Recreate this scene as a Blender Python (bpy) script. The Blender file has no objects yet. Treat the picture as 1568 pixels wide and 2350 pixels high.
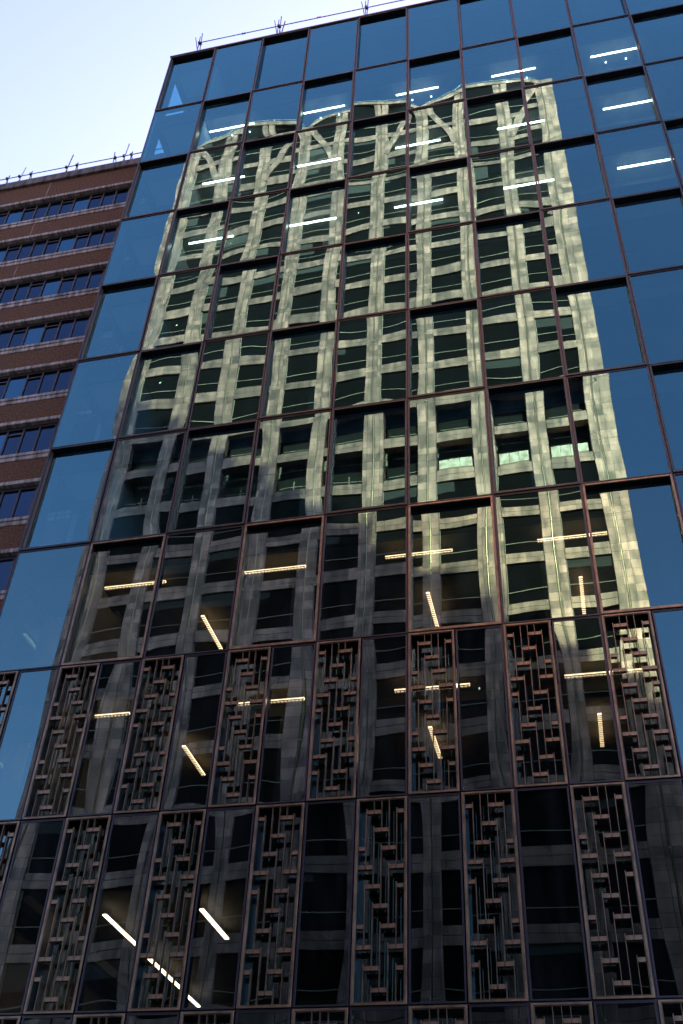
import bpy, math, random
from mathutils import Vector
S = bpy.context.scene
COL = S.collection
random.seed(7)
R = math.radians

# ------------------------------------------------------------------ camera
cam_d = bpy.data.cameras.new('camera'); cam = bpy.data.objects.new('camera', cam_d); COL.objects.link(cam)
cam_d.sensor_fit = 'VERTICAL'; cam_d.sensor_height = 24.0; cam_d.lens = 24.7367
cam_d.clip_start = 0.1; cam_d.clip_end = 6000
from mathutils import Matrix
r_ = Vector((0.97389188, 0.22333913, 0.04067232)); u_ = Vector((0.11647622, -0.64538523, 0.75492463)); f_ = Vector((-0.19485353, 0.7304776, 0.65454914))
cam.matrix_world = Matrix(((r_.x, u_.x, -f_.x, 13.957), (r_.y, u_.y, -f_.y, -19.247), (r_.z, u_.z, -f_.z, 1.6), (0, 0, 0, 1)))
S.camera = cam

# ------------------------------------------------------------------ light
SUN_EL, SUN_AZ = R(26), R(15)          # azimuth from +Y towards +X
w = bpy.data.worlds.new('World'); S.world = w; w.use_nodes = True
nt = w.node_tree
sky = nt.nodes.new('ShaderNodeTexSky'); sky.sky_type = 'NISHITA'; sky.sun_disc = False
sky.sun_elevation = SUN_EL; sky.sun_rotation = SUN_AZ
sky.air_density = 1.0; sky.dust_density = 2.6; sky.ozone_density = 4.0; sky.altitude = 50
bg = nt.nodes['Background']; bg.inputs['Strength'].default_value = 0.079
wb = nt.nodes.new('ShaderNodeMix'); wb.data_type = 'RGBA'; wb.blend_type = 'MULTIPLY'; wb.inputs[0].default_value = 1
wb.inputs[7].default_value = (1.12, .865, .96, 1)      # white balance of the sky
nt.links.new(sky.outputs[0], wb.inputs[6]); nt.links.new(wb.outputs[2], bg.inputs['Color'])
sd = bpy.data.lights.new('sun', 'SUN'); sd.energy = 3.0; sd.angle = R(0.9); sd.color = (1, 0.79, 0.53)
sun = bpy.data.objects.new('sun', sd); COL.objects.link(sun); sun.location = (40, 60, 120)
sdir = Vector((math.sin(SUN_AZ)*math.cos(SUN_EL), math.cos(SUN_AZ)*math.cos(SUN_EL), math.sin(SUN_EL)))
sun.rotation_euler = sdir.to_track_quat('Z', 'Y').to_euler()
S.view_settings.view_transform = 'Standard'; S.view_settings.look = 'None'
S.view_settings.exposure = 3.2; S.view_settings.gamma = 1
S.cycles.max_bounces = 8; S.cycles.glossy_bounces = 4; S.cycles.diffuse_bounces = 3
S.cycles.transparent_max_bounces = 12; S.cycles.sample_clamp_indirect = 4
S.cycles.caustics_reflective = False; S.cycles.caustics_refractive = False

# ------------------------------------------------------------------ helpers
WL = {}
class MB:
    def __init__(s): s.v = []; s.f = []
    def box(s, x0, x1, y0, y1, z0, z1):
        n = len(s.v)
        s.v += [(x0,y0,z0),(x1,y0,z0),(x1,y1,z0),(x0,y1,z0),(x0,y0,z1),(x1,y0,z1),(x1,y1,z1),(x0,y1,z1)]
        s.f += [(n,n+3,n+2,n+1),(n+4,n+5,n+6,n+7),(n,n+1,n+5,n+4),(n+1,n+2,n+6,n+5),(n+2,n+3,n+7,n+6),(n+3,n,n+4,n+7)]
        return s
    def quad(s, *p):
        n = len(s.v); s.v += list(p); s.f.append(tuple(range(n, n+len(p)))); return s
    def tube(s, a, b, r, k=8):
        a = Vector(a); b = Vector(b); d = (b-a).normalized()
        t = d.cross(Vector((0,0,1)));  t = t if t.length > 1e-3 else d.cross(Vector((0,1,0)))
        t.normalize(); q = d.cross(t); n = len(s.v)
        for p in (a, b):
            for i in range(k):
                c = 2*math.pi*i/k; s.v.append(tuple(p+(t*math.cos(c)+q*math.sin(c))*r))
        for i in range(k): j = (i+1) % k; s.f.append((n+i, n+j, n+k+j, n+k+i))
        s.f.append(tuple(n+i for i in reversed(range(k)))); s.f.append(tuple(n+k+i for i in range(k)))
        return s
    def strip(s, pts_in, pts_out, y0, y1):
        """solid band in the xz plane between two polylines, from depth y0 to y1"""
        n = len(s.v); m = len(pts_in)
        for y in (y0, y1):
            for p in pts_in: s.v.append((p[0], y, p[1]))
            for p in pts_out: s.v.append((p[0], y, p[1]))
        A = lambda i: n+i; B = lambda i: n+m+i; C = lambda i: n+2*m+i; D = lambda i: n+3*m+i
        for i in range(m-1):
            s.f += [(A(i),A(i+1),B(i+1),B(i)), (C(i+1),C(i),D(i),D(i+1)), (A(i+1),A(i),C(i),C(i+1)), (B(i),B(i+1),D(i+1),D(i))]
        s.f += [(A(0),B(0),D(0),C(0)), (B(m-1),A(m-1),C(m-1),D(m-1))]
        return s
    def build(s, name, mat, parent=None, smooth=False, bevel=0, origin=None):
        if origin is None:
            lo = [min(p[k] for p in s.v) for k in range(3)]; hi = [max(p[k] for p in s.v) for k in range(3)]
            origin = ((lo[0]+hi[0])/2, (lo[1]+hi[1])/2, lo[2])
        me = bpy.data.meshes.new(name)
        me.from_pydata([(p[0]-origin[0], p[1]-origin[1], p[2]-origin[2]) for p in s.v], [], s.f)
        me.materials.append(mat)
        if smooth: me.polygons.foreach_set('use_smooth', [True]*len(me.polygons))
        o = bpy.data.objects.new(name, me); COL.objects.link(o)
        if parent is not None:
            o.parent = parent; pw = WL[parent.name]
            o.location = Vector(origin)-pw
        else: o.location = origin
        WL[o.name] = Vector(origin)
        if bevel:
            b = o.modifiers.new('bevel', 'BEVEL'); b.width = bevel; b.segments = 1; b.limit_method = 'ANGLE'
        return o
def tag(o, label=None, cat=None, group=None, kind=None):
    if label: o['label'] = label
    if cat: o['category'] = cat
    if group: o['group'] = group
    if kind: o['kind'] = kind
    return o
def empty(name, loc):
    o = bpy.data.objects.new(name, None); COL.objects.link(o); o.location = loc; o.empty_display_size = .3
    WL[o.name] = Vector(loc); return o

# ------------------------------------------------------------------ materials
def M(name, col, rough=.7, metal=0, emit=None, es=1, spec=.5):
    m = bpy.data.materials.new(name); m.use_nodes = True
    p = m.node_tree.nodes['Principled BSDF']
    p.inputs['Base Color'].default_value = (*col, 1); p.inputs['Roughness'].default_value = rough
    p.inputs['Metallic'].default_value = metal; p.inputs['Specular IOR Level'].default_value = spec
    if emit: p.inputs['Emission Color'].default_value = (*emit, 1); p.inputs['Emission Strength'].default_value = es
    return m
def noisy(m, scale, c1, c2, detail=6, coord='Object', stretch=(1,1,1), bump=0, lo=.35, hi=.65):
    nt = m.node_tree; N = nt.nodes; L = nt.links; p = N['Principled BSDF']
    tc = N.new('ShaderNodeTexCoord'); mp = N.new('ShaderNodeMapping'); mp.inputs['Scale'].default_value = stretch
    nz = N.new('ShaderNodeTexNoise'); nz.inputs['Scale'].default_value = scale; nz.inputs['Detail'].default_value = detail
    rp = N.new('ShaderNodeValToRGB'); rp.color_ramp.elements[0].position = lo; rp.color_ramp.elements[1].position = hi
    rp.color_ramp.elements[0].color = (*c1, 1); rp.color_ramp.elements[1].color = (*c2, 1)
    if coord == 'World':
        g = N.new('ShaderNodeNewGeometry'); L.new(g.outputs['Position'], mp.inputs['Vector'])
    else: L.new(tc.outputs[coord], mp.inputs['Vector'])
    L.new(mp.outputs[0], nz.inputs['Vector']); L.new(nz.outputs[0], rp.inputs[0]); L.new(rp.outputs[0], p.inputs['Base Color'])
    if bump:
        b = N.new('ShaderNodeBump'); b.inputs['Strength'].default_value = bump; b.inputs['Distance'].default_value = .02
        L.new(nz.outputs[0], b.inputs['Height']); L.new(b.outputs[0], p.inputs['Normal'])
    return m

def glass(name, tintR, tintT, r0, r1, ex):
    m = bpy.data.materials.new(name); m.use_nodes = True; nt = m.node_tree; N = nt.nodes; L = nt.links; N.clear()
    out = N.new('ShaderNodeOutputMaterial'); mix = N.new('ShaderNodeMixShader')
    gl = N.new('ShaderNodeBsdfGlossy'); gl.inputs['Roughness'].default_value = 0.0; gl.inputs['Color'].default_value = (*tintR, 1)
    tr = N.new('ShaderNodeBsdfTransparent'); tr.inputs['Color'].default_value = (*tintT, 1)
    g = N.new('ShaderNodeNewGeometry'); dot = N.new('ShaderNodeVectorMath'); dot.operation = 'DOT_PRODUCT'
    L.new(g.outputs['Normal'], dot.inputs[0]); L.new(g.outputs['Incoming'], dot.inputs[1])
    def mt(op, a, b=None):
        x = N.new('ShaderNodeMath'); x.operation = op
        for k, q in enumerate((a, b)):
            if q is None: continue
            if isinstance(q, (int, float)): x.inputs[k].default_value = q
            else: L.new(q, x.inputs[k])
        return x.outputs[0]
    a = mt('ABSOLUTE', dot.outputs['Value']); a = mt('SUBTRACT', 1.0, a); a = mt('POWER', a, ex)
    a = mt('MULTIPLY', a, r1); a = mt('ADD', a, r0)
    L.new(a, mix.inputs[0]); L.new(tr.outputs[0], mix.inputs[1]); L.new(gl.outputs[0], mix.inputs[2])
    df = N.new('ShaderNodeBsdfDiffuse'); df.inputs['Color'].default_value = (.42, .47, .5, 1)
    mp = N.new('ShaderNodeMapping'); mp.inputs['Scale'].default_value = (1.3, 1, .22); L.new(g.outputs['Position'], mp.inputs[0])
    nz = N.new('ShaderNodeTexNoise'); nz.inputs['Scale'].default_value = 1.6; nz.inputs['Detail'].default_value = 7; L.new(mp.outputs[0], nz.inputs['Vector'])
    n2 = N.new('ShaderNodeTexNoise'); n2.inputs['Scale'].default_value = 22; n2.inputs['Detail'].default_value = 2; L.new(g.outputs['Position'], n2.inputs['Vector'])
    q = mt('SUBTRACT', nz.outputs[0], .42); q = mt('MAXIMUM', q, 0.0); q = mt('MULTIPLY', q, .05)
    sp = mt('GREATER_THAN', n2.outputs[0], .80); sp = mt('MULTIPLY', sp, .05); q = mt('ADD', q, sp)
    m2 = N.new('ShaderNodeMixShader'); L.new(q, m2.inputs[0]); L.new(mix.outputs[0], m2.inputs[1]); L.new(df.outputs[0], m2.inputs[2]); L.new(m2.outputs[0], out.inputs[0])
    return m

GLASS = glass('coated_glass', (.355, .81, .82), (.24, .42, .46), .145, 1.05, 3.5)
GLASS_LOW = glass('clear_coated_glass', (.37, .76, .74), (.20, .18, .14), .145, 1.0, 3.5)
SIDE_GLASS = glass('side_glass', (.40, .76, .92), (.5, .85, .95), .05, .5, 3.0)
BRONZE = noisy(M('bronze_frame', (.05, .05, .05), .34, .35), 3, (.011, .019, .018), (.028, .036, .028))
COPPER = noisy(M('copper_anodised', (.18, .12, .08), .36, .6), 3, (.12, .09, .052), (.26, .185, .105))
DARKCOP = M('dark_bronze', (.10, .075, .07), .42, .6)
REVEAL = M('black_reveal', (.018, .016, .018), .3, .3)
NAVY = M('gasket_black', (.012, .012, .02), .4)
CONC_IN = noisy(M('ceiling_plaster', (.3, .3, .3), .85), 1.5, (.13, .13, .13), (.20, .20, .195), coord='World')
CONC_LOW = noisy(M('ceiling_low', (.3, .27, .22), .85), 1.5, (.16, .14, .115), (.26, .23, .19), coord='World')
WALL_IN = M('inner_wall', (.15, .15, .145), .9)
WHITE_IN = M('white_partition', (.8, .8, .78), .9)
FLOOR_IN = M('floor_carpet', (.05, .05, .055), .95)
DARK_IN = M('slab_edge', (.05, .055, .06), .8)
LAMPM = M('lamp_tube', (.9, .9, .9), .5, emit=(1, .84, .68), es=2.8)
LAMPW = M('lamp_louvre', (.9, .9, .9), .5, emit=(1, .82, .58), es=1.5)
SPOTM = M('downlight', (.9, .9, .9), .5, emit=(.8, .95, 1), es=3)
LAMPB = M('lamp_body', (.25, .25, .26), .5, .5)
STEEL = noisy(M('scaffold_steel', (.22, .24, .24), .45, .8), 8, (.12, .14, .14), (.32, .33, .33))
REDST = M('red_coupler', (.35, .04, .03), .5)
WHITEST = M('white_tube', (.65, .68, .72), .5)

# ------------------------------------------------------------------ the facade grid
W = 2.1
Z = [46.526, 41.896, 37.992, 34.139, 30.299, 26.447, 22.628, 18.806, 14.997, 11.124, 7.193, 3.25]
NC = 21
office = empty('office_building', (0, 0, 0))
tag(office, 'tall office block of blue mirror glass in a checkerboard of flush and recessed panes', 'building')

def inview(x0, x1, z0, z1, mx=60):
    ok = False
    for x in (x0, x1):
        for z in (z0, z1):
            d = Vector((x, 0, z))-cam.matrix_world.translation
            px = 784+2422*d.dot(r_)/d.dot(f_); py = 1175-2422*d.dot(u_)/d.dot(f_)
            if -mx < px < 1568+mx and -mx < py < 2350+mx: ok = True
    return ok

rng = random.Random(21)
def pane(x0, x1, z0, z1, y, parent, warp=1.0):
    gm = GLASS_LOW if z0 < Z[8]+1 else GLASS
    nx = max(8, int((x1-x0)/.09)); nz = max(12, int((z1-z0)/.12))
    w2 = (x1-x0)/2; h2 = (z1-z0)/2
    A = rng.uniform(.0008, .0026)*warp*rng.choice((1, 1, 1, -1)); ax = rng.gauss(0, .0011)*warp; az = rng.gauss(0, .0013)*warp
    ph = [rng.uniform(0, 6.28) for _ in range(6)]; am = [rng.uniform(.3, 1)*warp for _ in range(6)]
    e1, e2 = rng.uniform(-.0006, .0009)*warp, rng.uniform(-.0006, .0009)*warp
    v = []; f = []
    for b in range(nz+1):
        for a in range(nx+1):
            s = 2*a/nx-1; t = 2*b/nz-1; X = s*w2; ZZ = t*h2
            d = A*(1-s*s)*(1-abs(t)**3)+ax*X+az*ZZ
            d += .00021*am[0]*math.sin(2*math.pi*X/1.1+ph[0]+.5*math.sin(ZZ*1.3+ph[4])) + .00038*am[1]*math.sin(2*math.pi*ZZ/1.7+ph[1]+.4*math.sin(X*1.5))
            d += .00004*am[2]*math.sin(2*math.pi*(ZZ+.3*X)/.65+ph[2]) + .00060*am[3]*math.sin(X*1.4+ph[3])*math.cos(ZZ*1.3+ph[5])
            d += .0022*e1/.0009*math.exp(-(1-t)*h2/.16)*.6 + .0022*e2/.0009*math.exp(-(1+t)*h2/.16)*.6
            v.append((X, -d, ZZ))
    for b in range(nz):
        for a in range(nx):
            n = b*(nx+1)+a; f.append((n, n+1, n+nx+2, n+nx+1))
    mb = MB(); mb.v = [(p[0]+(x0+x1)/2, p[1]+y, p[2]+(z0+z1)/2) for p in v]; mb.f = f
    return mb.build('pane', gm, parent, smooth=True, origin=((x0+x1)/2, y, (z0+z1)/2))

def ring(mb, x0, x1, z0, z1, w, y0, y1, wb=None, wt=None):
    wb = w if wb is None else wb; wt = w if wt is None else wt
    mb.box(x0, x0+w, y0, y1, z0, z1); mb.box(x1-w, x1, y0, y1, z0, z1)
    mb.box(x0+w, x1-w, y0, y1, z0, z0+wb); mb.box(x0+w, x1-w, y0, y1, z1-wt, z1)

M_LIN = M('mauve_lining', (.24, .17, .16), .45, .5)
G = .016   # half joint
def flush_cell(x0, x1, z0, z1, name='window'):
    mb = MB(); a0, a1, b0, b1 = x0+G, x1-G, z0+G, z1-G
    ring(mb, a0, a1, b0, b1, .034, -.004, .16)
    fr = mb.build(name, NAVY, office)
    pane(a0+.034, a1-.034, b0+.034, b1-.034, .012, fr)
    MB().box(a0, a1, -.012, -.0045, b0, b0+.018).build('trim', BRONZE, fr); MB().box(a0, a1, -.012, -.0045, b1-.012, b1).build('trim', BRONZE, fr)
def recess_cell(x0, x1, z0, z1, depth=.145, name='window'):
    a0, a1, b0, b1 = x0+G, x1-G, z0+G, z1-G
    mb = MB(); ring(mb, a0, a1, b0, b1, .055, -.03, .02, wb=.07)
    fr = mb.build(name, COPPER if z0 < Z[8]+.5 else BRONZE, office, bevel=.006)
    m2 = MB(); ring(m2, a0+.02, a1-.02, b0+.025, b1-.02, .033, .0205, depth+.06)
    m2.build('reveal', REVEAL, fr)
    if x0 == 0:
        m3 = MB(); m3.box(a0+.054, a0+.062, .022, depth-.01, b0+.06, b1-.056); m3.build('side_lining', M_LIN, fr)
    pane(a0+.05, a1-.05, b0+.055, b1-.05, depth, fr)
def screen_cell(x0, x1, z0, z1, mirror):
    a0, a1, b0, b1 = x0+G, x1-G, z0+G, z1-G
    mb = MB(); ring(mb, a0, a1, b0, b1, .042, -.03, .0)
    ring(mb, a0+.047, a1-.047, b0+.047, b1-.047, .010, -.022, .02)
    mb.box(a0+.05, a1-.05, .004, .03, b0+.03, b0+.0555)
    fr = mb.build('screen', COPPER, office, bevel=.004)
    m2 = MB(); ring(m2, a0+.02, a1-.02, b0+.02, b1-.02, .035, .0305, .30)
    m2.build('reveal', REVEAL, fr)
    pane(a0+.055, a1-.055, b0+.055, b1-.055, .25, fr, .8)
    i0, i1, j0, j1 = a0+.0575, a1-.0575, b0+.0575, b1-.0575
    sp = (i1-i0)/6; st = (j1-j0)/10.15; top = j1-.62*st
    X = lambda c: (i1-c*sp) if mirror else (i0+c*sp)
    bh = .078; t = .0056
    for c in range(1, 6):
        L0 = (c-2) % 4               # a fin line ends in every fourth bracket and starts again three steps above the next
        for Lc in range(L0-4, 16, 4):
            zt = top-(Lc-3)*st+.20*st; zb = top-Lc*st-.10*st
            if Lc-3 < 0: zt = j1
            zt = min(zt, j1); zb = max(zb, j0)
            if zt-zb < .05 or zb > j1: continue
            x = X(c); MB().box(x-t, x+t, -.015, .08, zb, zt).build('fin', COPPER, fr)
    for L in range(0, 11):
        zc = top-L*st
        if zc-bh/2 < j0: continue
        for c in range(0, 7):
            if (c-2-L) % 4: continue
            B = MB(); ga = t+.007
            for s0, s1 in ((max(0, c-1), c), (c, min(6, c+1))):
                if s0 == s1: continue
                xa, xb = sorted((X(s0), X(s1))); B.box(xa+ga, xb-ga, -.01, .085, zc-bh/2, zc+bh/2)
            if len(B.v) > 8:
                xa, xb = sorted((X(c-1), X(c+1))); B.box(xa+ga, xb-ga, .0855, .095, zc-bh/2+.01, zc-.01)
            B.build('bracket', COPPER, fr)

outer = MB()
def simple(x0, x1, z0, z1): outer.box(x0+.05, x1-.05, .012, .02, z0+.05, z1-.05)
OUT_R = MB()
for j in range(11):
    z1, z0 = Z[j], Z[j+1]
    for i in range(NC):
        x0, x1 = i*W, (i+1)*W
        if not inview(x0, x1, z0, z1):
            simple(x0, x1, z0, z1); ring(OUT_R, x0+.001, x1-.001, z0, z1, .05, -.02, .2); continue
        if j < 8:
            (recess_cell if (i+j) % 2 == 0 else flush_cell)(x0, x1, z0, z1)
        else:
            xm = (x0+x1)/2
            if j == 9:
                flush_cell(x0, xm, z0, z1, 'glazed_panel'); screen_cell(xm, x1, z0, z1, i % 2 == 1)
            else:
                screen_cell(x0, xm, z0, z1, i % 2 == 0); flush_cell(xm, x1, z0, z1, 'glazed_panel')
OG = outer.build('outer_window_glass', GLASS, office); tag(OG, kind='stuff')
OF = OUT_R.build('outer_window_frames', COPPER, office); tag(OF, kind='stuff')

# joint backing grid (dark), 40 mm wide behind the joints
jb = MB()
for j in range(12): jb.box(0, NC*W, .03, .20, Z[j]-.012, Z[j]+.012) if 0 < j else None
for i in range(NC+1):
    jb.box(i*W-.012 if i else 0.0, i*W+.012, .031, .19, Z[11], Z[0]-.02)
jb.build('joint', NAVY, office)
cp = MB(); cp.box(-.03, NC*W+.03, -.05, .7, Z[0]+.002, Z[0]+.10); cp.build('coping', DARKCOP, office, bevel=.01)

# interiors
DEP = 11.0
for j in range(11):
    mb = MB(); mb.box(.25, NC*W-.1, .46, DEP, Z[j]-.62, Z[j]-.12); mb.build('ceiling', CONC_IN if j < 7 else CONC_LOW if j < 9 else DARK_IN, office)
    mb = MB(); mb.box(.25, NC*W-.1, .462, DEP-.01, Z[j+1]-.118, Z[j+1]-.02); mb.build('floor', FLOOR_IN, office)
    mb = MB(); mb.box(.24, NC*W-.1, .34, .455, Z[j]-.70, Z[j]+.12 if j else Z[j]-.01); mb.build('slab_edge', DARK_IN, office)
    bm_ = MB(); bm_.box(.3, NC*W-.2, 1.6, 1.9, Z[j]-.86, Z[j]-.621)
    for k in range(0, NC, 3): bm_.box(1.0+k*W, 1.28+k*W, 1.95, DEP-.4, Z[j]-.84, Z[j]-.622)
    bm_.build('ceiling_beam', WALL_IN, office)
    for k in range(0, NC, 3): MB().box(.92+k*W, 1.38+k*W, 1.5, 1.96, Z[j+1]-.018, Z[j]-.861).build('column', WALL_IN if k else DARK_IN, office)
    mb = MB(); mb.box(.25, NC*W-.1, DEP-.3, DEP-.05, Z[j+1]-.018, Z[j]-.622); mb.build('inner_wall', WALL_IN, office)
# body: west wall with openings at the two top storeys, rear, roof
ww = MB()
ww.box(.02, .2, .21, .55, 0, Z[0]-.01); ww.box(.02, .2, 2.0, 18, 0, Z[0]-.01)
for j in range(11): ww.box(.02, .2, .55, 2.0, Z[j]-.75, Z[j]+.4 if j else Z[0]-.01)
ww.box(.02, .2, .55, 2.0, 0, Z[11]+.4)
ww.build('side_wall', M('side_cladding', (.16, .15, .15), .6), office)
SIDE_DIM = glass('side_glass_dim', (.40, .76, .92), (.75, .8, .82), .05, .5, 3.0)
for j in range(9):
    MB().box(2.02, 2.08, .47, 3.6, Z[j+1]-.019, Z[j]-.621).build('partition', WHITE_IN, office)
    MB().box(.26, 2.01, .48, 3.6, Z[j]-.66, Z[j]-.625).build('ceiling_panel', WHITE_IN, office)
    MB().box(.25, 2.08, 3.61, 3.66, Z[j+1]-.019, Z[j]-.863).build('partition', WHITE_IN, office)
for j in range(11):
    mb = MB(); mb.quad((.1, .55, Z[j+1]+.4), (.1, 2.0, Z[j+1]+.4), (.1, 2.0, Z[j]-.75), (.1, .55, Z[j]-.75)); mb.build('side_pane', SIDE_GLASS if j < 2 else SIDE_DIM, office)
mb = MB(); mb.box(.2, NC*W, .7, 18, Z[0]-.11, Z[0]+.02); mb.box(.2, NC*W, 17.6, 18, 0, Z[0]-.12); mb.box(NC*W-.09, NC*W, .3, 17.59, 0, Z[0]-.12)
mb.build('rear_wall', WALL_IN, office)
# ground storey
mb = MB(); mb.box(0, NC*W, .0, .5, Z[11]-.35, Z[11]-.02)
for i in range(0, NC+1, 2): mb.box(max(0, i*W-.25), min(NC*W, i*W+.25), .0, .5, 0.1, Z[11]-.351)
mb.build('shopfront_frame', DARKCOP, office)
mb = MB(); mb.box(.1, NC*W-.1, .35, .37, .1, Z[11]-.36); mb.build('shopfront_glass', GLASS, office)

# ------------------------------------------------------------------ lamps
ORD = ['first', 'second', 'third', 'fourth', 'fifth', 'sixth', 'seventh', 'eighth', 'ninth', 'tenth']
def lamp(x0, x1, y0, y1, z, mat, label, group, hang=.28, wd=.07, louvre=False):
    t = empty('ceiling_lamp', ((x0+x1)/2, (y0+y1)/2, z)); tag(t, label, 'lamp', group)
    b = MB(); b.box(x0-.004, x1+.004, (y0+y1)/2-.012, (y0+y1)/2+.012, z+.031, z+.07) if (x1-x0) > (y1-y0) else b.box((x0+x1)/2-.012, (x0+x1)/2+.012, y0-.004, y1+.004, z+.031, z+.07)
    lx = (x1-x0) > (y1-y0)
    for q in (.15, .85):
        cx = x0+(x1-x0)*q if lx else (x0+x1)/2; cy = (y0+y1)/2 if lx else y0+(y1-y0)*q
        b.tube((cx, cy, z+.07), (cx, cy, z+hang), .006, 5)
    b.build('housing', LAMPB, t)
    d = MB(); d.box(x0, x1, y0, y1, z, z+.03)
    if not louvre: d.build('diffuser', mat, t)
    else:
        d.build('diffuser', mat, t); v = MB(); n = int(max(x1-x0, y1-y0)/.085)
        for k in range(n):
            q = (k+.5)/n
            if lx: v.box(x0+(x1-x0)*q-.007, x0+(x1-x0)*q+.007, y0, y1, z-.03, z-.0005)
            else: v.box(x0, x1, y0+(y1-y0)*q-.007, y0+(y1-y0)*q+.007, z-.03, z-.0005)
        if lx: v.box(x0, x1, y0-.006, y0-.001, z-.031, z); v.box(x0, x1, y1+.001, y1+.006, z-.031, z)
        v.build('louvre', LAMPB, t)
for j in (1, 2, 3):
    for k in range(5):
        x = 2.43+3.73*k; x0 = 2.2 if (j == 1 and k == 0) else x
        lamp(x0, x+1.67, .84, .895, Z[j]-.9, LAMPM, 'white strip light in the %s storey from the roof, %s from the left' % (ORD[j], ORD[k]), 'strip lights in the upper storeys')
for k, (a, b) in enumerate(((2.31, 4.01), (6.1, 7.75), (9.79, 11.46), (13.52, 15.16))):
    lamp(a, b, .80, .86, Z[7]-.9, LAMPW, 'near horizontal louvred lamp just above the screens, %s from the left' % ORD[k], 'louvred strip lights', louvre=True)
for k, (a, b) in enumerate(((2.79, 3.69), (6.36, 7.95), (10.04, 11.73), (13.79, 15.44))):
    lamp(a, b, .86, .92, Z[8]-.9, LAMPW, 'near horizontal louvred lamp beside the upper screens, %s from the left' % ORD[k], 'louvred strip lights', louvre=True)
for k, x in enumerate((.97, 4.46, 10.58, 14.45)):
    lamp(x-.045, x+.045, 2.45, 4.08, Z[7]-.9, LAMPW, 'steeply slanting louvred lamp just above the screens, %s from the left' % ORD[k], 'strip lights running inwards', louvre=True)
for k, x in enumerate((.83, 4.43, 10.56, 14.46)):
    lamp(x-.045, x+.045, 2.6, 4.15, Z[8]-.9, LAMPW, 'steeply slanting louvred lamp beside the upper screens, %s from the left' % ORD[k], 'strip lights running inwards', louvre=True)
lamp(2.84, 2.93, 3.15, 5.3, Z[9]-.9, LAMPM, 'slanting white lamp, topmost piece of the long broken line of light', 'white lamps behind the lower screens')
lamp(2.80, 2.89, 5.7, 8.6, Z[9]-.9, LAMPM, 'slanting white lamp seen broken up through a lower lattice screen', 'white lamps behind the lower screens')
lamp(2.76, 2.85, 9.1, 10.1, Z[9]-.9, LAMPM, 'shortest slanting white lamp, bottom end of the long broken line of light', 'white lamps behind the lower screens')
lamp(5.2, 5.3, 3.09, 4.98, Z[9]-.9, LAMPM, 'slanting white lamp standing alone, right of the long broken line of light', 'white lamps behind the lower screens')
dn = 0
for j in (1,):
    for k in range(5):
        for q in (0, 1):
            x = 3.0+3.73*k+q*.75-(0 if q else 0); s = MB(); s.tube((x, 1.32, Z[j]-.622), (x, 1.32, Z[j]-.645), .024, 10)
            o = s.build('downlight', SPOTM)
            tag(o, 'tiny round ceiling light near the %s topmost strip light, the %s one' % (ORD[k], ('left', 'right')[q]), 'lamp', 'round downlights')

# ------------------------------------------------------------------ brick building next door
BY = 2.0
bk = empty('brick_building', (-8, BY, 0)); tag(bk, 'reddish brown office block with long window bands and pale ledges at the left', 'building')
BRW = noisy(M('roughcast_red', (.11, .032, .022), .95), 14, (.055, .026, .009), (.155, .080, .036), detail=12, coord='World', bump=.6)
def ledge_mat():
    m = M('stained_concrete', (.3, .28, .25), .9); noisy(m, 2.2, (.14, .125, .105), (.48, .44, .39), detail=9, coord='World', stretch=(4, 1, .5), bump=.3); return m
LEDGE = ledge_mat()
CORN = noisy(M('cornice_concrete', (.12, .11, .1), .9), 2.5, (.05, .047, .045), (.19, .175, .165), detail=8, coord='World', stretch=(2, 1, .4), bump=.3)
BGL = glass('office_window_glass', (.20, .32, .46), (.10, .12, .16), .10, .5, 2.6)
BPAN = glass('blue_panel_glass', (.22, .50, .66), (.05, .07, .1), .16, .5, 2.6)
BFR = M('black_window_frame', (.015, .015, .016), .5)
TGLR = M('shadow_block_glass', (.02, .025, .03), .08)
BLIND = M('window_blind', (.55, .55, .6), .8)
BX0 = -24.0; BX1 = -.02
lt0, wt0, st0, sb0, P = 40.28, 39.92, 38.76, 38.46, 2.80
mb = MB(); mb.box(BX0, BX1, BY-.12, BY+.3, 41.56, 42.02); mb.build('cornice', CORN, bk, bevel=.02)
mb = MB(); mb.box(BX0, BX1, BY, BY+.3, lt0+.002, 41.558); mb.box(BX0, BX1, BY+.301, BY+14, 41.4, 41.9); mb.box(BX0, BX1, BY+10, BY+14, 0, 41.39)
for n in range(1, 14):
    zt = sb0-(n-1)*P; zb = lt0-n*P
    mb.box(BX0, BX1, BY, BY+.3, zb+.002, zt-.002)
mb.box(BX0, BX1, BY, BY+.3, 0, sb0-13*P-.01)
mb.box(BX0, BX0+.3, BY+.302, BY+9.9, 0, 41.3)
mb.build('wall', BRW, bk)
jt = MB()
for n in range(0, 14):
    z1 = 41.555 if n == 0 else sb0-(n-1)*P-.005; z0 = lt0-n*P+.005
    for k in range(7): x = -5.42-k*2.98 + (2.98 if False else 0); jt.box(x-.02, x+.02, BY-.006, BY+.01, z0, z1)
jt.build('panel_joint', noisy(M('joint_mortar', (.25, .2, .18), .9), 4, (.18, .11, .09), (.34, .27, .24), coord='World'), bk)
xs = []
def bays():
    x = -1.52+.56; out = []
    # pattern leftwards: std, std, std(vent), wide, vent, plain, plain, vent, wide
    seq = ['s', 's', 's', 'v', 'w', 'v', 's', 's', 'v', 'w', 'v', 's', 's', 'v', 'w']
    for c in seq:
        wd = .72 if c == 'w' else .575; out.append((x-wd, x, c)); x -= wd
    return out
br = random.Random(5)
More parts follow.
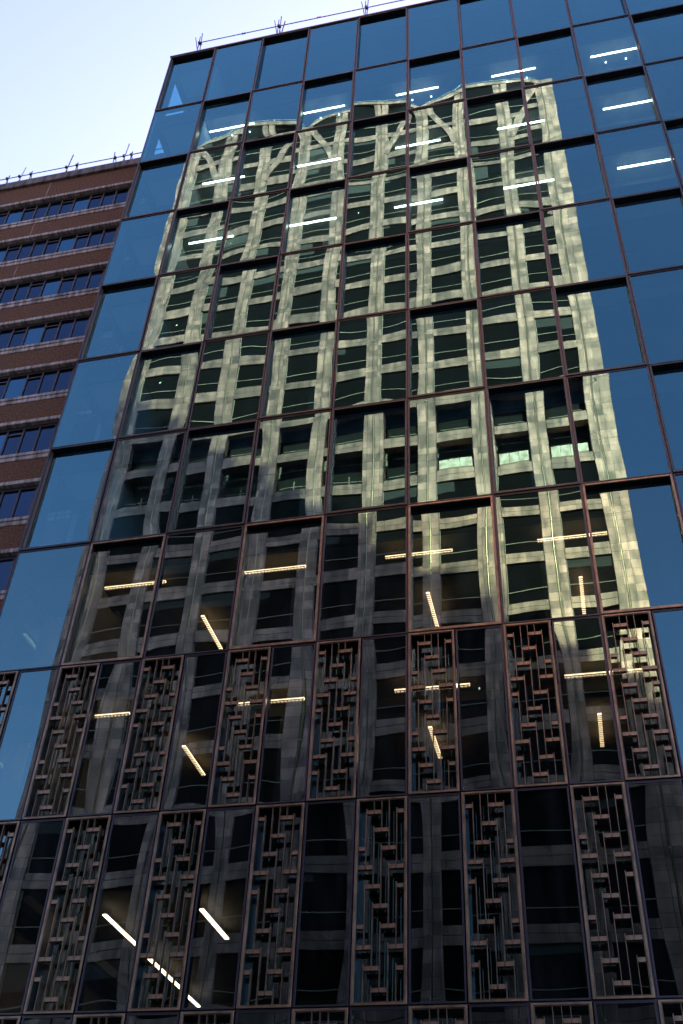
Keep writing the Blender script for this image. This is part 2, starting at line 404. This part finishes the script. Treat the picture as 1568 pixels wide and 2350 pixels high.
for n in range(0, 8):
    lt, wt, st, sb = lt0-n*P, wt0-n*P, st0-n*P, sb0-n*P
    m = MB(); m.box(BX0, BX1, BY-.10, BY+.3, lt-.15, lt); m.build('lintel_ledge', LEDGE, bk, bevel=.012)
    m = MB(); m.box(BX0, BX1, BY-.06, BY+.3, sb+.17, st); m.box(BX0, BX1, BY-.03, BY+.3, sb, sb+.168); m.build('sill_ledge', LEDGE, bk, bevel=.012)
    for x0, x1, c in bays():
        if x1 > BX1: x1 = BX1-.01
        z0, z1 = st+.002, lt-.152
        fm = MB(); ring(fm, x0+.001, x1-.001, z0, z1, .028, BY+.07, BY+.16, wb=.02, wt=.12)
        if c == 'v': fm.box(x0+.03, x1-.03, BY+.06, BY+.15, z1-.36, z1-.32)
        fo = fm.build('window', BFR, bk)
        p = MB(); e = br.uniform(-.004, .004); p.quad((x0+.029, BY+.11+e, z0+.02), (x1-.029, BY+.11-e, z0+.02), (x1-.029, BY+.11-e, z1-.12), (x0+.029, BY+.11+e, z1-.12))
        p.build('pane', BPAN if c == 'w' else BGL, fo)
        if c != 'w' and br.random() < (.15+.1*n):
            h = br.uniform(.1, .45); b = MB(); b.box(x0+.04, x1-.04, BY+.17, BY+.18, z1-.12-h, z1-.12); b.build('blind', BLIND, fo)
    inn = MB(); inn.box(BX0+.3, BX1-.3, BY+1.6, BY+1.7, sb, lt); inn.box(BX0+.3, BX1-.3, BY+.32, BY+1.59, lt-.1, lt+.1); inn.build('room', WALL_IN, bk)

# ------------------------------------------------------------------ unseen stepped block, added behind the glass block to shade the tower
rear = empty('shadow_block', (14, 27, 0)); tag(rear, 'unseen grey stepped block added behind the glass block to shadow the tower', 'building')
RW = noisy(M('shadow_block_stone', (.3, .29, .27), .85), 2, (.24, .23, .21), (.34, .33, .31), coord='World')
tops = [88-2.1*k for k in range(16)]  # tops step down to the right, so the cast shadow slopes across the tower
for k, t_ in enumerate(tops):
    x0 = -6+k*2.5; MB().box(x0, x0+2.5, 20+.01*k, 34, 0, t_).build('shadow_block_step', RW, rear)
    g_ = MB()
    for q in range(3, int(t_/3.8)): g_.box(x0+.3, x0+2.2, 19.95+.01*k, 19.999+.01*k, q*3.8, q*3.8+2)
    g_.build('shadow_block_windows', TGLR, rear)
# ------------------------------------------------------------------ scaffold rails on the roofs
ry = .6
rail = empty('roof_guard_rail', (8, ry, Z[0]+.02)); tag(rail, 'scaffold tube rail with crossed posts on the roof edge of the glass block', 'railing')
m = MB(); zr = 48.87
m.tube((.75, ry, zr), (13.0, ry, zr-.12), .025); m.tube((13.0, ry+.05, zr-.14), (22, ry+.05, zr-.2), .025); m.build('rail', STEEL, rail, True)
for x in (.80, 4.55, 8.55, 12.6, 16.5):
    p = MB(); p.tube((x, ry+.06, Z[0]+.1), (x-.05, ry+.02, zr+.65), .024); p.tube((x-.25, ry+.9, Z[0]+.1), (x+.12, ry-.15, zr+.55), .024)
    p.tube((x+.12, ry+.8, Z[0]+.1), (x-.2, ry-.1, zr+.38), .022)
    q = p.build('post', STEEL, rail, True)
    c = MB(); c.box(x-.06, x+.04, ry-.05, ry+.08, zr-.07, zr+.06); c.box(x-.02, x+.08, ry+.03, ry+.12, zr-.02, zr+.09); c.build('coupler', DARKCOP, q)
    e = MB(); e.tube((x-.30, ry+.3, Z[0]+.1), (x-.34, ry+.25, Z[0]+1.1+.25*math.sin(x)), .024); e.build('tube_stub', STEEL if x != 4.55 else REDST, rail)
    if x == 4.55:
        e = MB(); e.tube((x+.0, ry+.3, Z[0]+1.4), (x+.22, ry+.1, zr+.55), .028); e.build('red_tube', REDST, rail)
        e = MB(); e.tube((x+.05, ry+.4, Z[0]+.1), (x+.02, ry+.2, zr-.15), .03); e.build('white_tube', WHITEST, rail)
for x in (2.9, 6.4, 10.6):
    c = MB(); c.tube((x-.09, ry, zr-.03), (x+.09, ry, zr-.033), .035); c.box(x-.07, x-.05, ry-.02, ry+.02, zr, zr+.07); c.box(x+.04, x+.06, ry-.02, ry+.02, zr, zr+.07); c.build('coupler', DARKCOP, rail)

ry2 = BY+.1; zt = 42.02
rail2 = empty('roof_guard_rail', (-4, ry2, zt)); tag(rail2, 'thin scaffold rail with pale poles along the brown block roof edge', 'railing')
m = MB(); m.tube((-9.5, ry2, zt+.78), (-.02, ry2, zt+.78), .024); m.build('rail', STEEL, rail2, True)
for k, (x, h, lean, mt) in enumerate(((-7.9, .7, .05, STEEL), (-7.3, 1.15, .12, WHITEST), (-6.75, .7, .0, STEEL), (-5.05, 1.45, .1, STEEL), (-4.55, .68, 0, STEEL), (-2.75, .95, -.12, STEEL), (-2.35, 1.45, .06, WHITEST), (-2.0, .7, 0, STEEL))):
    p = MB(); p.tube((x, ry2+.05, zt), (x+lean, ry2+.03, zt+h+.36), .026); p.tube((x+.15, ry2+.25, zt), (x-.02, ry2+.02, zt+.9), .02); q = p.build('post', mt, rail2, True)
    c = MB(); c.box(x-.04, x+.05, ry2-.05, ry2+.05, zt+.72, zt+.84); c.build('coupler', DARKCOP, q)

# ------------------------------------------------------------------ concrete tower across the street (mirrored in the glass)
TY = -30.82; TX = -16.37; TB = 3.756; TZ = 92.9; TH = 3.686
tw = empty('concrete_tower', (TX+TB*4.5, TY-12, 0)); tag(tw, 'pale concrete tower with gridded windows and arched roof line, mirrored in the glass', 'building')
def concrete(name, c1, c2, c3, bw=.69, bh=.62):
    m = M(name, c2, .48, .6, spec=1); nt = m.node_tree; N = nt.nodes; L = nt.links; p = N['Principled BSDF']
    g = N.new('ShaderNodeNewGeometry'); sx = N.new('ShaderNodeSeparateXYZ'); cx = N.new('ShaderNodeCombineXYZ')
    L.new(g.outputs['Position'], sx.inputs[0])
    L.new(sx.outputs['X'], cx.inputs['X']); L.new(sx.outputs['Z'], cx.inputs['Y'])
    b = N.new('ShaderNodeTexBrick'); b.inputs['Scale'].default_value = 1; b.inputs['Brick Width'].default_value = bw; b.inputs['Row Height'].default_value = bh
    b.inputs['Mortar Size'].default_value = .012; b.offset = 0; b.inputs['Color1'].default_value = (*c1, 1); b.inputs['Color2'].default_value = (*c3, 1); b.inputs['Mortar'].default_value = (.05, .045, .04, 1)
    L.new(cx.outputs[0], b.inputs['Vector'])
    nz = N.new('ShaderNodeTexNoise'); nz.inputs['Scale'].default_value = .9; nz.inputs['Detail'].default_value = 9
    mp = N.new('ShaderNodeMapping'); mp.inputs['Scale'].default_value = (2.2, 1, .8); L.new(g.outputs['Position'], mp.inputs[0]); L.new(mp.outputs[0], nz.inputs['Vector'])
    rp = N.new('ShaderNodeValToRGB'); rp.color_ramp.elements[0].position = .32; rp.color_ramp.elements[1].position = .68
    rp.color_ramp.elements[0].color = (.40, .40, .39, 1); rp.color_ramp.elements[1].color = (1.12, 1.1, 1.05, 1)
    L.new(nz.outputs[0], rp.inputs[0])
    mx = N.new('ShaderNodeMix'); mx.data_type = 'RGBA'; mx.blend_type = 'MULTIPLY'; mx.inputs[0].default_value = 1
    L.new(b.outputs['Color'], mx.inputs[6]); L.new(rp.outputs[0], mx.inputs[7]); L.new(mx.outputs[2], p.inputs['Base Color'])
    return m
TC1 = concrete('tower_concrete', (.80, .43, .36), (.70, .375, .315), (.32, .18, .155))
TC2 = concrete('tower_spandrel', (.66, .36, .295), (.56, .305, .25), (.30, .17, .145), bw=1.19, bh=9)
TGL = M('tower_window_glass', (.011, .010, .010), .04, spec=.02)
TBLK = M('plant_void', (.004, .004, .004), .9)
TFR = M('tower_transom', (.42, .33, .25), .6)
tr_ = random.Random(11); TBL = M('tower_blind', (.05, .046, .044), .8); TRL = M('tower_room_light', (.5, .5, .4), .5, emit=(1, .9, .6), es=.8)
PIPE = M('copper_pipe', (.75, .58, .38), .3, .7)
X = lambda k: TX+TB*k
pw = .61; NB = 9; val = TZ+4.24; rise = 2.0; wf = TY-.15   # window plane
def arch(k, off):  # height of the roof edge along k
    t = (k % 3)/3 if k < 9 else 0
    return val+off+rise*(1-(2*t-1)**2)**.85 if 0 < t < 1 else val+off
for k in range(NB+1):
    m = MB(); a = pw if 0 < k else 1.15; b = pw if k < NB else 1.15
    ztop = arch(k, 0)-.02 if k % 3 else val+.25
    m.box(X(k)-a, X(k)-.045, TY-.62, TY, 0, ztop-(.35 if k % 3 else 0)); m.box(X(k)+.045, X(k)+b, TY-.62, TY, 0, ztop-(.35 if k % 3 else 0)); m.box(X(k)-.045, X(k)+.045, TY-.6, TY-.14, 0, ztop-.4)
    m.build('pier', TC1, tw, bevel=.03)
    m = MB(); m.tube((X(k), TY-.06, 0), (X(k), TY-.06, ztop-1.5), .042, 8)
    for n in range(26): m.tube((X(k), TY-.06, TZ-TH*n-.05), (X(k), TY-.06, TZ-TH*n+.05), .07, 8)
    m.build('pipe', PIPE, tw, True)
for n in range(0, 25):
    zc = TZ-TH*n; m = MB(); m2 = MB(); m3 = MB(); m4 = MB()
    for k in range(NB):
        x0, x1 = X(k)+pw+.002, X(k+1)-pw-.002
        m.box(x0, x1, TY-.6, TY-.05, zc+.015, zc+0.47)          # upper strip, set back
        m.box(x0, x1, TY-.6, TY-.02, zc-.47, zc-.015)          # lower strip
        m.box(x0, x1, TY-.6, TY-.09, zc-.0145, zc+.0145)
        z1 = zc+TH-.472; z0 = zc+.472                          # window between spandrel n and n-1
        if n == 0: continue
        op = n in (11, 12)
        (m2 if not op else m3).box(x0, x1, wf-(1.2 if op else .05), wf-(1.1 if op else 0), z0, z1)
        if not op:
            m4.box(x0, x1, wf+.001, wf+.06, z0+.80, z0+.85); m4.box(x0, x0+.05, wf+.001, wf+.05, z0, z1)
        else: m4.box(x0+.2, x1-.2, wf-.9, wf-.86, z0+1.1, z0+1.15); m4.box((x0+x1)/2+.1, (x0+x1)/2+.17, wf-.9, wf-.86, z0+.5, z0+1.6) if n == 12 else None
    bl = MB(); rl = MB()
    for k in range(NB):
        if n in (0, 11, 12): continue
        x0, x1 = X(k)+pw+.06, X(k+1)-pw-.06; zt_ = zc+TH-.48; q = tr_.random()
        if q < .30: bl.box(x0, x0+(x1-x0)*tr_.choice((.25, .5, 1, 1)), wf+.004, wf+.012, zt_-tr_.uniform(.3, 1.5), zt_)
        if tr_.random() < .05: a = tr_.uniform(x0+.2, x1-.5); rl.box(a, a+.12, wf+.004, wf+.012, zt_-.9, zt_-.75)
    if bl.v: bl.build('blind', TBL, tw)
    if rl.v: rl.build('room_light', TRL, tw)
    m.build('spandrel', TC2, tw, bevel=.02)
    if m2.v: m2.build('window', TGL, tw)
    if m3.v: m3.build('plant_opening', TBLK, tw)
    if m4.v: m4.build('transom', TFR, tw)
# plant floor duct panels, right three bays; their lit look is emission
LP = noisy(M('glowing_duct', (.6, .55, .42), .3, .3, emit=(1, .50, .30), es=.5), 2.2, (.25, .22, .15), (.8, .75, .6), coord='World')
for k in (6, 7, 8):
    zc = TZ-TH*12; m = MB(); x0, x1 = X(k)+pw+.1, X(k+1)-pw-.15
    for q in range(3): a = x0+(x1-x0)*q/3; m.box(a+.02, a+(x1-x0)/3-.02, wf-.8, wf-.5, zc+1.15, zc+1.95)
    m.build('plant_duct', LP, tw)
# arched crown
for a in range(3):
    N_ = 24; ki = [a*3+3*q/N_ for q in range(N_+1)]
    f = lambda k, off: (X(k), val+off+rise*max(0, (1-(2*((k-a*3)/3)-1)**2))**.85)
    m = MB(); m.strip([f(k, -.45) for k in ki], [f(k, .12) for k in ki], TY-3, TY+.06)
    m.build('roof_arch', TC1, tw)
    m = MB(); g0 = wf
    pts = [f(k, -.42) for k in ki]; lowp = [(X(k), TZ+.5) for k in ki]
    m.strip(lowp, pts, wf-.05, wf); m.build('arch_window', TGL, tw)
    m = MB(); rp = [(X(k), TY-.1, f(k, .62)[1]) for k in ki[1:-1]]
    for p0, p1 in zip(rp, rp[1:]): m.tube(p0, p1, .03, 6)
    for q in (1, 6, 11, 16, 21): p0 = rp[q]; m.tube(p0, (p0[0], p0[1], p0[2]-.55), .03, 6)
    m.build('roof_rail', WHITEST, tw, True)
    m = MB()
    for k in range(3):
        x0, x1 = X(a*3+k)+pw, X(a*3+k+1)-pw; m.box(x0, x1, wf+.001, wf+.06, TZ+1.75, TZ+1.83)
    m.build('transom', TFR, tw)
    for sgn, kk in ((1, a*3), (-1, a*3+3)):   # braces springing from the apex piers
        pi = []; po = []
        for q in range(13):
            t = q/12; xx = X(kk)+sgn*(.35+t*(TB-.75)); zz = val-.5-(7.2)*(t**1.35)
            nx_, nz_ = .75, .30
            pi.append((xx-sgn*.27, zz-.22)); po.append((xx+sgn*.27, zz+.22))
        m = MB(); m.strip(pi, po, TY-.5, TY+.03); m.build('brace', TC1, tw)
m = MB(); m.box(X(0)-1.14, X(NB)+1.14, TY-24, TY-1.9, 0, val-1.2); m.build('core', concrete('tower_side', (.4, .37, .3), (.4, .37, .3), (.34, .31, .26)), tw)
m = MB(); m.box(X(0)-1.14, X(0)-.65, TY-1.89, TY-.63, 0, val-.2); m.box(X(NB)+.65, X(NB)+1.14, TY-1.89, TY-.63, 0, val-.2); m.build('side_return', TC1, tw)

# ------------------------------------------------------------------ ground
ASPH = noisy(M('asphalt', (.05, .05, .05), .9), 30, (.035, .035, .036), (.07, .07, .068), coord='World')
PAVE = noisy(M('paving', (.2, .19, .18), .9), 3, (.14, .135, .13), (.24, .23, .21), coord='World')
m = MB(); m.quad((-3000, -3000, 0), (3000, -3000, 0), (3000, 3000, 0), (-3000, 3000, 0)); g = m.build('ground', ASPH); tag(g, kind='structure')
m = MB(); m.quad((-120, -24, .004), (120, -24, .004), (120, -5, .004), (-120, -5, .004)); g = m.build('road', ASPH); tag(g, kind='structure')
m = MB(); m.box(-120, 120, -5, -.06, -.1, .13); g = m.build('pavement', PAVE, bevel=.02); tag(g, kind='structure')
m = MB(); m.box(-120, 120, TY+.2, -24, -.1, .13); g = m.build('pavement', PAVE, bevel=.02); tag(g, kind='structure')
m = MB()
for k in range(-20, 20): m.quad((k*6, -14.58, .008), (k*6+3, -14.58, .008), (k*6+3, -14.45, .008), (k*6, -14.45, .008))
g = m.build('road_marking', M('road_paint', (.7, .7, .68), .7)); tag(g, kind='structure')
